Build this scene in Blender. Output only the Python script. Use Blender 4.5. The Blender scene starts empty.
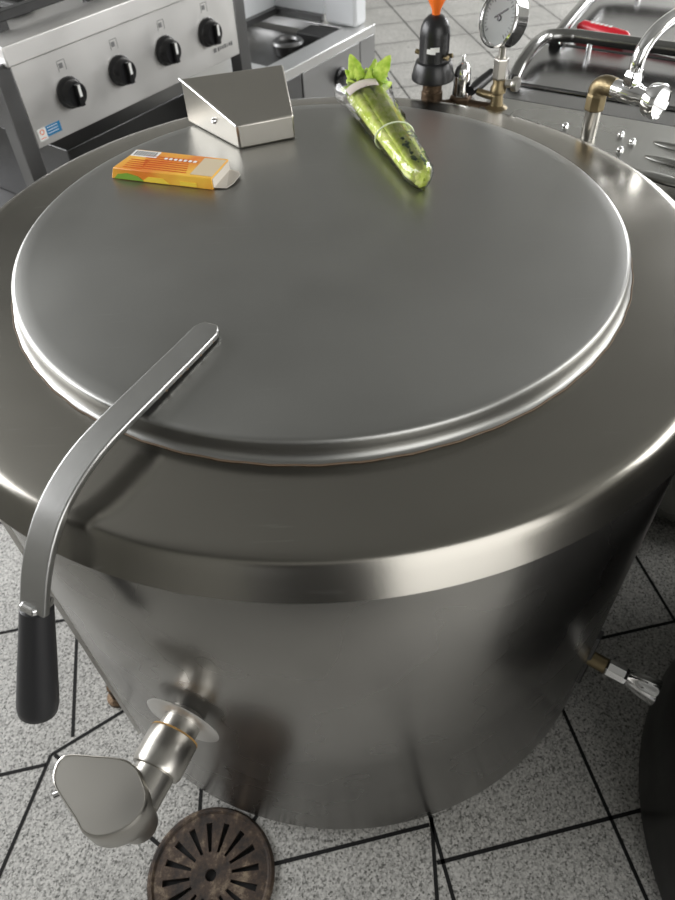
import bpy, bmesh, math, random
from mathutils import Vector, Matrix
random.seed(7)
SC = bpy.context.scene
C = SC.collection
PI = math.pi
rad = math.radians

# ------------------------------------------------------------------ camera
cam_d = bpy.data.cameras.new('camera')
cam = bpy.data.objects.new('camera', cam_d)
C.objects.link(cam)
cam_d.sensor_fit = 'VERTICAL'
cam_d.sensor_height = 36.0
cam_d.lens = 708.308 / 900 * 36.0
cam_d.clip_start = 0.02
cam_d.dof.use_dof = True
cam_d.dof.focus_distance = 0.88
cam_d.dof.aperture_fstop = 7.0
CAM = Vector((0.0, -0.84978, 1.30641))
PITCH, ROLL, YAW = 0.8247413, -0.0615549, 0.0075993
fw = Vector((math.sin(YAW) * math.cos(PITCH), math.cos(YAW) * math.cos(PITCH), -math.sin(PITCH)))
r0 = Vector((math.cos(YAW), -math.sin(YAW), 0))
u0 = r0.cross(fw)
rr = r0 * math.cos(ROLL) + u0 * math.sin(ROLL)
uu = -r0 * math.sin(ROLL) + u0 * math.cos(ROLL)
cam.matrix_world = Matrix(((rr.x, uu.x, -fw.x, CAM.x), (rr.y, uu.y, -fw.y, CAM.y), (rr.z, uu.z, -fw.z, CAM.z), (0, 0, 0, 1)))
SC.camera = cam

# ------------------------------------------------------------------ world, light, exposure
SC.view_settings.view_transform = 'Standard'
SC.view_settings.look = 'None'
SC.view_settings.gamma = 1.0
SC.view_settings.use_curve_mapping = False
SC.view_settings.exposure = 0.0
w = bpy.data.worlds.new('world')
SC.world = w
w.use_nodes = True
w.node_tree.nodes['Background'].inputs[0].default_value = (0.85, 0.93, 1.0, 1)
w.node_tree.nodes['Background'].inputs[1].default_value = 0.5


def area(name, loc, look, sx, sy, watts, col=(1, 1, 1)):
    d = bpy.data.lights.new(name, 'AREA')
    d.shape = 'RECTANGLE'
    d.size, d.size_y, d.energy, d.color = sx, sy, watts, col
    o = bpy.data.objects.new(name, d)
    C.objects.link(o)
    o.location = loc
    o.rotation_euler = (Vector(look) - Vector(loc)).to_track_quat('-Z', 'Y').to_euler()
    return o


# lamps filling the window openings: daylight at front and left, added ones at right
area('daylight_front', (1.575, -2.52, 1.50), (1.575, 0, 1.50), 2.25, 1.8, 42, (1.0, 0.98, 0.95))
area('daylight_left', (-2.72, 1.25, 1.75), (0, 1.25, 1.75), 3.5, 1.5, 150, (0.99, 0.99, 1.0))
area('fill_light_right', (3.12, 0.1, 1.75), (0, 0.1, 1.75), 2.1, 1.2, 70, (1.0, 0.99, 0.97))  # added to light the control panel of the range
area('fill_light_right_rear', (3.12, 3.5, 1.6), (0, 3.5, 1.6), 1.7, 1.3, 92, (0.99, 0.99, 1.0))  # added to brighten the far floor


# ------------------------------------------------------------------ materials
def new_mat(name):
    m = bpy.data.materials.new(name)
    m.use_nodes = True
    return m, m.node_tree.nodes, m.node_tree.links, m.node_tree.nodes['Principled BSDF']


def plain(name, col, rough=0.5, metal=0.0, **kw):
    m, n, l, b = new_mat(name)
    b.inputs['Base Color'].default_value = (*col, 1)
    b.inputs['Roughness'].default_value = rough
    b.inputs['Metallic'].default_value = metal
    for k, v in kw.items():
        b.inputs[k].default_value = v
    # faint procedural surface variation
    t = n.new('ShaderNodeTexNoise'); t.inputs['Scale'].default_value = 60
    tc = n.new('ShaderNodeTexCoord'); l.new(tc.outputs['Object'], t.inputs['Vector'])
    mr = n.new('ShaderNodeMapRange')
    mr.inputs['To Min'].default_value = max(0.02, rough - 0.05)
    mr.inputs['To Max'].default_value = min(1, rough + 0.05)
    l.new(t.outputs['Fac'], mr.inputs['Value']); l.new(mr.outputs['Result'], b.inputs['Roughness'])
    return m


def steel(name, col=(0.55, 0.54, 0.52), r0=0.25, r1=0.4, stretch=(1, 1, 1), scale=6, bump=0.02, fine=300, stain=0.12, scratch=0.0):
    m, n, l, b = new_mat(name)
    b.inputs['Metallic'].default_value = 1
    tc = n.new('ShaderNodeTexCoord')
    mp = n.new('ShaderNodeMapping'); mp.inputs['Scale'].default_value = stretch
    l.new(tc.outputs['Object'], mp.inputs['Vector'])
    n1 = n.new('ShaderNodeTexNoise'); n1.inputs['Scale'].default_value = scale; n1.inputs['Detail'].default_value = 2; n1.inputs['Roughness'].default_value = 0.5
    l.new(tc.outputs['Object'], n1.inputs['Vector'])
    n2 = n.new('ShaderNodeTexNoise'); n2.inputs['Scale'].default_value = fine; n2.inputs['Detail'].default_value = 3
    l.new(mp.outputs['Vector'], n2.inputs['Vector'])
    mr = n.new('ShaderNodeMapRange'); mr.inputs['From Min'].default_value = 0.3; mr.inputs['From Max'].default_value = 0.7
    mr.inputs['To Min'].default_value = r0; mr.inputs['To Max'].default_value = r1
    l.new(n1.outputs['Fac'], mr.inputs['Value']); l.new(mr.outputs['Result'], b.inputs['Roughness'])
    cr = n.new('ShaderNodeMixRGB'); cr.inputs[1].default_value = (*[c * (1 - stain) for c in col], 1); cr.inputs[2].default_value = (*col, 1)
    l.new(n1.outputs['Fac'], cr.inputs['Fac'])
    last = cr.outputs[0]
    if scratch > 0:
        n3 = n.new('ShaderNodeTexNoise'); n3.inputs['Scale'].default_value = 14; n3.inputs['Detail'].default_value = 8
        mp3 = n.new('ShaderNodeMapping'); mp3.inputs['Scale'].default_value = (1, 14, 1); mp3.inputs['Rotation'].default_value = (0, 0, 0.9)
        l.new(tc.outputs['Object'], mp3.inputs['Vector']); l.new(mp3.outputs['Vector'], n3.inputs['Vector'])
        r3 = n.new('ShaderNodeValToRGB'); r3.color_ramp.elements[0].position = 0.66; r3.color_ramp.elements[1].position = 0.74
        l.new(n3.outputs['Fac'], r3.inputs['Fac'])
        mx = n.new('ShaderNodeMixRGB'); mx.inputs[2].default_value = (0.8, 0.8, 0.78, 1)
        ml = n.new('ShaderNodeMath'); ml.operation = 'MULTIPLY'; ml.inputs[1].default_value = scratch
        l.new(r3.outputs[0], ml.inputs[0]); l.new(ml.outputs[0], mx.inputs['Fac']); l.new(last, mx.inputs[1])
        last = mx.outputs[0]
    l.new(last, b.inputs['Base Color'])
    bp = n.new('ShaderNodeBump'); bp.inputs['Strength'].default_value = bump; bp.inputs['Distance'].default_value = 0.01
    l.new(n2.outputs['Fac'], bp.inputs['Height']); l.new(bp.outputs['Normal'], b.inputs['Normal'])
    return m


M = {}
M['lid'] = steel('lid_steel', (0.37, 0.37, 0.355), 0.34, 0.42, (1, 8, 1), 4, 0.02, 160, 0.30, 0.04)
M['rim'] = steel('rim_steel', (0.28, 0.268, 0.24), 0.20, 0.25, (1, 1, 1), 7, 0.008, 500, 0.15, 0.12)
M['body'] = steel('body_steel', (0.41, 0.40, 0.38), 0.25, 0.30, (1, 1, 0.1), 6, 0.004, 200, 0.12)
M['cook'] = steel('cooker_steel', (0.78, 0.77, 0.75), 0.42, 0.50, (0.2, 0.2, 3), 8, 0.02, 200, 0.08)
M['scoop'] = steel('scoop_steel', (0.46, 0.44, 0.40), 0.34, 0.38, (1, 1, 1), 5, 0.0, 90, 0.15, 0)
M['deck'] = steel('deck_steel', (0.34, 0.34, 0.32), 0.25, 0.34, (1, 1, 1), 9, 0.0, 200, 0.15)
M['pan'] = steel('pan_steel', (0.17, 0.17, 0.17), 0.16, 0.24, (1, 1, 1), 6, 0.01, 200, 0.1)
M['valve'] = steel('valve_steel', (0.56, 0.54, 0.50), 0.26, 0.33, (1, 1, 1), 6, 0.0, 400, 0.15, 0)
M['handle'] = steel('handle_steel', (0.48, 0.48, 0.47), 0.28, 0.36, (1, 1, 6), 12, 0.02, 300, 0.12, 0.1)
M['mid'] = steel('mid_steel', (0.42, 0.42, 0.42), 0.35, 0.45, (1, 1, 1), 9, 0.02, 200, 0.1)
M['rail'] = steel('rail_steel', (0.30, 0.30, 0.29), 0.16, 0.24, (1, 1, 1), 12, 0.0, 200, 0.1)
M['black_steel'] = steel('black_steel', (0.05, 0.05, 0.05), 0.3, 0.4, (1, 1, 1), 9, 0.01, 200, 0.1)
M['leg'] = steel('leg_steel', (0.20, 0.20, 0.20), 0.35, 0.45, (1, 1, 1), 9, 0.02, 200, 0.1)
M['dark_steel'] = steel('dark_steel', (0.12, 0.12, 0.12), 0.3, 0.4, (1, 1, 1), 9, 0.02, 200, 0.1)
M['chrome'] = plain('chrome', (0.82, 0.82, 0.82), 0.08, 1.0)
M['brass'] = steel('tarnished_brass', (0.30, 0.24, 0.14), 0.3, 0.5, (1, 1, 1), 40, 0.1, 200, 0.4)
M['rusty'] = steel('rusty_pipe', (0.15, 0.105, 0.07), 0.45, 0.65, (1, 1, 1), 40, 0.2, 150, 0.4)
M['black'] = plain('black_plastic', (0.010, 0.010, 0.011), 0.34)
M['grip'] = plain('black_grip', (0.018, 0.018, 0.02), 0.42)
M['white'] = plain('white_mark', (0.85, 0.85, 0.83), 0.4)
M['whitepl'] = plain('white_plastic', (0.80, 0.82, 0.84), 0.35)
M['grey'] = plain('printed_grey', (0.18, 0.18, 0.18), 0.5)
M['blue'] = plain('blue_print', (0.02, 0.20, 0.42), 0.4)
M['orange'] = plain('orange_plastic', (0.85, 0.17, 0.02), 0.35)
M['red'] = plain('red_plastic', (0.62, 0.015, 0.03), 0.3)
M['pink'] = plain('pink_print', (0.75, 0.35, 0.38), 0.4)
M['rust_line'] = plain('weld_dirt', (0.16, 0.11, 0.07), 0.7)
M['grout'] = plain('dark_grout', (0.008, 0.008, 0.008), 0.9)
M['cast'] = plain('black_cast_iron', (0.02, 0.02, 0.02), 0.55)
M['wall'] = plain('wall_paint', (0.42, 0.415, 0.39), 0.7)
M['wall_dark'] = plain('wall_paint_dark', (0.16, 0.155, 0.15), 0.7)
M['ceil'] = plain('ceiling_paint', (0.20, 0.20, 0.19), 0.8)
M['glass'] = plain('gauge_glass', (1, 1, 1), 0.03, 0.0, **{'Transmission Weight': 1.0, 'IOR': 1.3})
M['dial'] = plain('dial_face', (0.21, 0.22, 0.21), 0.5)


def floor_mat():
    m, n, l, b = new_mat('speckled_tile')
    tc = n.new('ShaderNodeTexCoord')
    vo = n.new('ShaderNodeTexVoronoi'); vo.inputs['Scale'].default_value = 330
    l.new(tc.outputs['Object'], vo.inputs['Vector'])
    nz = n.new('ShaderNodeTexNoise'); nz.inputs['Scale'].default_value = 190; nz.inputs['Detail'].default_value = 3
    l.new(tc.outputs['Object'], nz.inputs['Vector'])
    v = n.new('ShaderNodeMixRGB'); v.inputs[0].default_value = 0.55
    l.new(vo.outputs['Color'], v.inputs[1]); l.new(nz.outputs['Fac'], v.inputs[2])
    r = n.new('ShaderNodeValToRGB')
    e = r.color_ramp.elements
    e[0].position = 0.28; e[0].color = (0.10, 0.10, 0.09, 1)
    e[1].position = 0.66; e[1].color = (0.60, 0.59, 0.56, 1)
    x = e.new(0.44); x.color = (0.36, 0.355, 0.335, 1)
    l.new(v.outputs[0], r.inputs['Fac'])
    s = n.new('ShaderNodeTexNoise'); s.inputs['Scale'].default_value = 3.5; s.inputs['Detail'].default_value = 5
    l.new(tc.outputs['Object'], s.inputs['Vector'])
    r2 = n.new('ShaderNodeMapRange'); r2.inputs['From Min'].default_value = 0.35; r2.inputs['From Max'].default_value = 0.65
    r2.inputs['To Min'].default_value = 0.82; r2.inputs['To Max'].default_value = 1.05
    l.new(s.outputs['Fac'], r2.inputs['Value'])
    mu = n.new('ShaderNodeVectorMath'); mu.operation = 'SCALE'
    l.new(r.outputs['Color'], mu.inputs[0]); l.new(r2.outputs['Result'], mu.inputs['Scale'])
    l.new(mu.outputs['Vector'], b.inputs['Base Color'])
    b.inputs['Roughness'].default_value = 0.42
    bp = n.new('ShaderNodeBump'); bp.inputs['Strength'].default_value = 0.15; bp.inputs['Distance'].default_value = 0.002
    l.new(v.outputs[0], bp.inputs['Height']); l.new(bp.outputs['Normal'], b.inputs['Normal'])
    return m


M['floor'] = floor_mat()


def rust_mat():
    m, n, l, b = new_mat('rusty_cast_iron')
    tc = n.new('ShaderNodeTexCoord')
    v = n.new('ShaderNodeTexNoise'); v.inputs['Scale'].default_value = 28; v.inputs['Detail'].default_value = 8; v.inputs['Roughness'].default_value = 0.75
    l.new(tc.outputs['Object'], v.inputs['Vector'])
    r = n.new('ShaderNodeValToRGB'); e = r.color_ramp.elements
    e[0].position = 0.40; e[0].color = (0.020, 0.015, 0.012, 1)
    e[1].position = 0.72; e[1].color = (0.28, 0.22, 0.15, 1)
    x = e.new(0.55); x.color = (0.065, 0.042, 0.028, 1)
    l.new(v.outputs['Fac'], r.inputs['Fac']); l.new(r.outputs['Color'], b.inputs['Base Color'])
    b.inputs['Roughness'].default_value = 0.6; b.inputs['Metallic'].default_value = 0.2
    bp = n.new('ShaderNodeBump'); bp.inputs['Strength'].default_value = 0.5; bp.inputs['Distance'].default_value = 0.004
    l.new(v.outputs['Fac'], bp.inputs['Height']); l.new(bp.outputs['Normal'], b.inputs['Normal'])
    return m


M['rust'] = rust_mat()


def celery_mat(name, a, b_, scale=60):
    m, n, l, b = new_mat(name)
    tc = n.new('ShaderNodeTexCoord')
    v = n.new('ShaderNodeTexNoise'); v.inputs['Scale'].default_value = scale; v.inputs['Detail'].default_value = 4
    l.new(tc.outputs['Object'], v.inputs['Vector'])
    r = n.new('ShaderNodeValToRGB'); e = r.color_ramp.elements
    e[0].position = 0.35; e[0].color = (*a, 1); e[1].position = 0.65; e[1].color = (*b_, 1)
    l.new(v.outputs['Fac'], r.inputs['Fac']); l.new(r.outputs['Color'], b.inputs['Base Color'])
    b.inputs['Roughness'].default_value = 0.4
    b.inputs['Subsurface Weight'].default_value = 0.15
    b.inputs['Subsurface Radius'].default_value = (0.004, 0.006, 0.002)
    return m


M['stalk'] = celery_mat('celery_stalk', (0.62, 0.76, 0.07), (0.90, 0.95, 0.38))
M['leaf'] = celery_mat('celery_leaf', (0.30, 0.50, 0.03), (0.62, 0.78, 0.14), 90)
M['herb'] = celery_mat('herb_leaf', (0.02, 0.08, 0.01), (0.12, 0.25, 0.03), 120)


def film_mat():
    m, n, l, b = new_mat('clear_plastic_film')
    out = n['Material Output']
    tr = n.new('ShaderNodeBsdfTransparent'); gl = n.new('ShaderNodeBsdfGlossy'); gl.inputs['Roughness'].default_value = 0.12
    mx = n.new('ShaderNodeMixShader'); fr = n.new('ShaderNodeFresnel'); fr.inputs['IOR'].default_value = 1.5
    tc = n.new('ShaderNodeTexCoord'); v = n.new('ShaderNodeTexNoise'); v.inputs['Scale'].default_value = 45; v.inputs['Detail'].default_value = 3
    l.new(tc.outputs['Object'], v.inputs['Vector'])
    bp = n.new('ShaderNodeBump'); bp.inputs['Strength'].default_value = 0.35; bp.inputs['Distance'].default_value = 0.005
    l.new(v.outputs['Fac'], bp.inputs['Height']); l.new(bp.outputs['Normal'], gl.inputs['Normal']); l.new(bp.outputs['Normal'], fr.inputs['Normal'])
    ad = n.new('ShaderNodeMath'); ad.operation = 'ADD'; ad.inputs[1].default_value = 0.03; ad.use_clamp = True
    l.new(fr.outputs[0], ad.inputs[0]); l.new(ad.outputs[0], mx.inputs['Fac'])
    l.new(tr.outputs[0], mx.inputs[1]); l.new(gl.outputs[0], mx.inputs[2]); l.new(mx.outputs[0], out.inputs['Surface'])
    return m


M['film'] = film_mat()


def carton_mat():
    m, n, l, b = new_mat('orange_printed_card')
    tc = n.new('ShaderNodeTexCoord')
    v = n.new('ShaderNodeTexNoise'); v.inputs['Scale'].default_value = 14; v.inputs['Detail'].default_value = 2
    l.new(tc.outputs['Object'], v.inputs['Vector'])
    r = n.new('ShaderNodeValToRGB'); e = r.color_ramp.elements
    e[0].position = 0.35; e[0].color = (0.72, 0.20, 0.02, 1); e[1].position = 0.65; e[1].color = (0.85, 0.50, 0.06, 1)
    l.new(v.outputs['Fac'], r.inputs['Fac']); l.new(r.outputs['Color'], b.inputs['Base Color'])
    b.inputs['Roughness'].default_value = 0.35
    return m


M['carton'] = carton_mat()
M['carton_in'] = plain('card_inside', (0.62, 0.58, 0.52), 0.6)
M['cred'] = plain('carton_red_print', (0.62, 0.10, 0.02), 0.4)
M['cgreen'] = plain('carton_green_print', (0.20, 0.38, 0.04), 0.4)
M['cyellow'] = plain('carton_yellow_print', (0.85, 0.62, 0.06), 0.4)

# ------------------------------------------------------------------ mesh helpers
ROOT = {}


def origin(p):
    while p is not None:
        if p.name in ROOT:
            return ROOT[p.name]
        p = p.parent
    return Vector((0, 0, 0))


def obj(name, bm, mat, parent=None, smooth=True, bevel=0.0, angle=40, seg=2):
    """link bm (built in world coordinates) as one mesh object"""
    me = bpy.data.meshes.new(name)
    if parent is not None:
        base = origin(parent)
    else:
        lo = [min(v.co[i] for v in bm.verts) for i in range(3)]
        hi = [max(v.co[i] for v in bm.verts) for i in range(3)]
        base = Vector(((lo[0] + hi[0]) / 2, (lo[1] + hi[1]) / 2, lo[2]))
    bmesh.ops.recalc_face_normals(bm, faces=bm.faces)
    bmesh.ops.translate(bm, verts=bm.verts, vec=-base)
    bm.to_mesh(me); bm.free()
    o = bpy.data.objects.new(name, me)
    C.objects.link(o)
    if parent is not None:
        o.parent = parent
    else:
        o.location = base
        ROOT[o.name] = base
    for mm in (mat if isinstance(mat, (list, tuple)) else [mat]):
        me.materials.append(mm)
    if smooth:
        for p in me.polygons:
            p.use_smooth = True
        me.set_sharp_from_angle(angle=rad(angle))
    if bevel:
        b = o.modifiers.new('bevel', 'BEVEL'); b.width = bevel; b.segments = seg; b.limit_method = 'ANGLE'; b.angle_limit = rad(35)
    return o


def tag(o, label=None, cat=None, group=None, kind=None):
    if label: o['label'] = label
    if cat: o['category'] = cat
    if group: o['group'] = group
    if kind: o['kind'] = kind
    return o


def thing(name, loc, label, cat, group=None):
    o = bpy.data.objects.new(name, None)
    o.empty_display_size = 0.05
    C.objects.link(o)
    o.location = loc
    ROOT[o.name] = Vector(loc)
    return tag(o, label, cat, group)


def NB(): return bmesh.new()


def box(bm, c, s, mtx=None, mi=0):
    """c centre, s full size, in mtx frame"""
    T = (mtx or Matrix()) @ Matrix.Translation(c) @ Matrix.Diagonal((s[0], s[1], s[2], 1))
    r = bmesh.ops.create_cube(bm, size=1, matrix=T)
    for f in {f for v in r['verts'] for f in v.link_faces}:
        f.material_index = mi
    return r['verts']


def lathe(bm, prof, mtx=None, seg=48, cap=True):
    """revolve (r,z) profile about z"""
    mtx = mtx or Matrix()
    rings = []
    for (r, z) in prof:
        if r < 1e-6:
            rings.append([bm.verts.new(mtx @ Vector((0, 0, z)))])
        else:
            rings.append([bm.verts.new(mtx @ Vector((r * math.cos(2 * PI * i / seg), r * math.sin(2 * PI * i / seg), z))) for i in range(seg)])
    for a, b in zip(rings, rings[1:]):
        for i in range(seg):
            j = (i + 1) % seg
            if len(a) == 1 and len(b) == 1: continue
            if len(a) == 1: bm.faces.new((a[0], b[j], b[i]))
            elif len(b) == 1: bm.faces.new((a[i], a[j], b[0]))
            else: bm.faces.new((a[i], a[j], b[j], b[i]))
    if cap:
        for R in (rings[0], rings[-1]):
            if len(R) > 2: bm.faces.new(R)


def axis_m(p, d):
    """matrix at p with local z along d"""
    return Matrix.Translation(p) @ Vector(d).to_track_quat('Z', 'Y').to_matrix().to_4x4()


def tube(bm, pts, rad_, seg=16, closed=False, cap=True):
    pts = [Vector(p) for p in pts]
    n = len(pts)
    rs = rad_ if isinstance(rad_, (list, tuple)) else [rad_] * n
    up = Vector((0, 0, 1))
    prev = None
    rings = []
    for i, p in enumerate(pts):
        t = (pts[min(i + 1, n - 1)] - pts[max(i - 1, 0)]).normalized()
        if prev is None:
            x = t.cross(up)
            if x.length < 1e-3: x = t.cross(Vector((1, 0, 0)))
        else:
            x = prev - t * prev.dot(t)
        x.normalize(); prev = x
        y = t.cross(x)
        rings.append([bm.verts.new(p + (x * math.cos(2 * PI * k / seg) + y * math.sin(2 * PI * k / seg)) * rs[i]) for k in range(seg)])
    for a, b in zip(rings, rings[1:]):
        for k in range(seg):
            j = (k + 1) % seg
            bm.faces.new((a[k], a[j], b[j], b[k]))
    if cap:
        bm.faces.new(rings[0]); bm.faces.new(rings[-1])


def smooth_path(pts, n=8):
    """Catmull-Rom through pts"""
    P = [Vector(p) for p in pts]
    P = [P[0] * 2 - P[1]] + P + [P[-1] * 2 - P[-2]]
    out = []
    for i in range(1, len(P) - 2):
        for k in range(n):
            t = k / n
            a, b, c, d = P[i - 1:i + 3]
            out.append(0.5 * ((2 * b) + (c - a) * t + (2 * a - 5 * b + 4 * c - d) * t * t + (3 * b - 3 * c + d - a) * t ** 3))
    out.append(P[-2].copy())
    return out


def prism(bm, poly, z0, z1, mtx=None):
    mtx = mtx or Matrix()
    a = [bm.verts.new(mtx @ Vector((x, y, z0))) for x, y in poly]
    b = [bm.verts.new(mtx @ Vector((x, y, z1))) for x, y in poly]
    bm.faces.new(a); bm.faces.new(b)
    n = len(poly)
    for i in range(n):
        j = (i + 1) % n
        bm.faces.new((a[i], a[j], b[j], b[i]))


def frame(ox, oy, deg, z=0):
    return Matrix.Translation((ox, oy, z)) @ Matrix.Rotation(rad(deg), 4, 'Z')


def struct(name, bm, mat, **kw):
    kw.setdefault('smooth', False)
    return tag(obj(name, bm, mat, **kw), kind='structure')


# ------------------------------------------------------------------ room shell
TH = 0.15982
ct, st = math.cos(TH), math.sin(TH)


def grid_pt(t, n): return Vector((t * ct - n * st, t * st + n * ct))


bm = NB()
box(bm, (0.2, 1.0, -0.05), (6.2, 7.3, 0.1))
GR = []


def gl(t0, n0, t1, n1): GR.append((grid_pt(t0, n0), grid_pt(t1, n1)))


def gw(x0, y0, x1, y1): GR.append((Vector((x0, y0)), Vector((x1, y1))))


# joints round the kettle, cut to a panel that falls to the drain
for k in range(0, 6): gl(-3.4, 0.0205 + 0.3 * k, 3.4, 0.0205 + 0.3 * k)
gl(-3.4, -0.275, -0.61, -0.275); gl(0.0, -0.275, 3.4, -0.275)
gl(-0.235, -0.524, 0.035, -0.524); gl(0.03, -0.581, 3.4, -0.581)
for k in range(1, 6): gl(-3.4, -0.275 - 0.3 * k, -0.72, -0.275 - 0.3 * k)
for k in range(1, 6): gl(0.14, -0.581 - 0.3 * k, 3.4, -0.581 - 0.3 * k)
for k in range(0, 10): gl(0.04 + 0.2925 * k, 1.5, 0.04 + 0.2925 * k, -3.0)
gl(-0.264, 1.5, -0.264, -0.3)
gl(-0.564, 1.5, -0.564, -0.235)
for k in range(2, 9): gl(-0.264 - 0.3 * k, 1.5, -0.264 - 0.3 * k, -3.0)
gw(-0.30, -0.199, -0.553, -0.352)
gw(-0.553, -0.352, -0.595, -0.54); gw(-0.595, -0.54, -0.66, -0.86); gw(-0.66, -0.86, -0.86, -1.7)
gw(-0.546, -0.352, -0.325, -0.522)
gw(-0.272, -0.36, -0.272, -0.47)
gw(-0.16, -0.46, -0.195, -0.51)
gw(0.123, -0.500, 0.112, -0.66); gw(0.112, -0.66, 0.09, -1.4)
gw(-0.34, -0.598, -0.62, -0.66)
# far field of the floor
for k in range(-2, 8): gl(-3.4, 2.846 + 0.3 * k - 0.3, 3.4, 2.846 + 0.3 * k - 0.3)
for k in range(-14, 10): gl(0.850 + 0.270 * k, 1.55, 0.850 + 0.270 * k, 4.7)
for a, b in GR:
    d = (b - a)
    if d.length < 1e-6: continue
    nrm = Vector((-d.y, d.x)).normalized() * 0.0032
    vs = [bm.verts.new((q.x, q.y, 0.0006)) for q in (a + nrm, b + nrm, b - nrm, a - nrm)]
    f = bm.faces.new(vs); f.material_index = 1
floor = struct('floor', bm, [M['floor'], M['grout']])

X0, X1, Y0, Y1, H = -2.8, 3.2, -2.6, 4.6, 2.9


def wall_with_window(name, axis, pos, a0, a1, w0, w1, z0, z1, mat, t=0.1):
    bm = NB()
    out = 1 if pos > 0 else -1

    def bb(p0, p1, q0, q1):
        if p1 - p0 < 1e-4: return
        if axis == 'y': box(bm, ((p0 + p1) / 2, pos + out * t / 2, (q0 + q1) / 2), (p1 - p0, t, q1 - q0))
        else: box(bm, (pos + out * t / 2, (p0 + p1) / 2, (q0 + q1) / 2), (t, p1 - p0, q1 - q0))
    bb(a0, w0, 0, H); bb(w1, a1, 0, H); bb(w0, w1, 0, z0); bb(w0, w1, z1, H)
    return struct(name, bm, mat)


wall_with_window('wall_front', 'y', Y0, X0, X1, 0.40, 2.75, 0.55, 2.45, M['wall'])
bm = NB(); box(bm, (0.2, Y1 + 0.05, H / 2), (6.0, 0.1, H)); struct('wall_back', bm, M['wall'])
wall_with_window('wall_left', 'x', X0, Y0 - 0.1, Y1 + 0.1, -0.55, 3.05, 0.95, 2.55, M['wall'])
bm = NB()
for (ya, yb, za, zb_) in ((Y0, -1.0, 0, H), (1.2, 2.6, 0, H), (4.4, Y1, 0, H), (-1.0, 1.2, 0, 1.1), (-1.0, 1.2, 2.4, H), (2.6, 4.4, 0, 0.9), (2.6, 4.4, 2.3, H)):
    box(bm, (X1 + 0.05, (ya + yb) / 2, (za + zb_) / 2), (0.1, yb - ya, zb_ - za))
struct('wall_right', bm, M['wall'])
bm = NB(); box(bm, (0.2, 1.0, H + 0.05), (6.2, 7.4, 0.1)); struct('ceiling', bm, M['ceil'])
for i, (ax, pos, w0, w1, z0, z1) in enumerate((('y', Y0 - 0.06, 0.40, 2.75, 0.55, 2.45), ('x', X1 + 0.06, -1.0, 1.2, 1.1, 2.4), ('x', X1 + 0.06, 2.6, 4.4, 0.9, 2.3), ('x', X0 - 0.06, -0.55, 3.05, 0.95, 2.55))):  # both right-wall windows are made up along with their added lamps
    bm = NB()
    cx = (w0 + w1) / 2; wz = (z0 + z1) / 2
    def bb(c, s):
        if ax == 'y': box(bm, (c[0], pos, c[1]), (s[0], 0.05, s[1]))
        else: box(bm, (pos, c[0], c[1]), (0.05, s[0], s[1]))
    for q in (w0 + 0.025, cx, w1 - 0.025): bb((q, wz), (0.05, z1 - z0))
    for q in (z0 + 0.025, z1 - 0.025): bb((cx, q), (w1 - w0, 0.05))
    struct('window_%d' % (i + 1), bm, M['whitepl'])

bm = NB(); box(bm, (-0.275, Y0 + 0.03, 1.05), (1.25, 0.06, 2.1)); struct('unseen_dark_panel_1', bm, M['dark_steel'])  # added dark panel, unseen; keeps the skirt's reflection dark at the centre

# ------------------------------------------------------------------ boiling kettle
K = thing('boiling_kettle', (0, 0, 0), 'large round stainless steel boiling kettle with wide rim and lever-handled lid, filling the picture centre', 'kettle')
BX, BY, BR = 0.004, -0.013, 0.503
bm = NB()
lathe(bm, [(0.0, 0.012), (BR - 0.03, 0.012), (BR - 0.008, 0.014), (BR, 0.022), (BR, 0.50), (BR, 0.756), (BR - 0.02, 0.778), (0.0, 0.778)], Matrix.Translation((BX, BY, 0)), 160)
body = obj('body', bm, M['body'], K, angle=50)
# rim: wide shelf with rolled edge and short skirt
prof = [(0.36, 0.785), (0.36, 0.797), (0.395, 0.7985), (0.430, 0.7985), (0.470, 0.7980), (0.488, 0.7974), (0.4960, 0.7966), (0.5015, 0.7948), (0.5055, 0.7922), (0.5085, 0.7888), (0.5110, 0.7850), (0.5150, 0.7780), (0.5260, 0.7585), (0.5240, 0.7575), (0.510, 0.778), (0.490, 0.788), (0.36, 0.785)]
bm = NB(); lathe(bm, prof, None, 200, cap=False)
rim = obj('rim', bm, M['rim'], K, angle=60)
# lid: slightly domed raised disc with drawn edge
prof = [(0.0, 0.8268), (0.20, 0.8266), (0.370, 0.8262), (0.3858, 0.8260), (0.3896, 0.8250), (0.3915, 0.8230), (0.3922, 0.8200), (0.3922, 0.8130), (0.3925, 0.8070), (0.3938, 0.8030), (0.3962, 0.8005), (0.3995, 0.7992), (0.3995, 0.7975), (0.0, 0.7975)]
bm = NB(); lathe(bm, prof, None, 200, cap=False)
lid = obj('lid', bm, M['lid'], K, angle=60)
bm = NB()
tor = []
for i in range(200):
    a = 2 * PI * i / 200
    r = 0.3990 + 0.0006 * math.sin(i * 1.7)
    tor.append(Vector((r * math.cos(a), r * math.sin(a), 0.7992)))
tube(bm, tor + [tor[0]], 0.0011, 6, cap=False)
obj('lid_seam', bm, M['rust_line'], lid)

# lever handle
AZ = rad(240)
er = Vector((math.cos(AZ), math.sin(AZ), 0)); en = Vector((-math.sin(AZ), math.cos(AZ), 0))


def hp(r, z, off=0): return er * r + en * off + Vector((0, 0, z))


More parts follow.
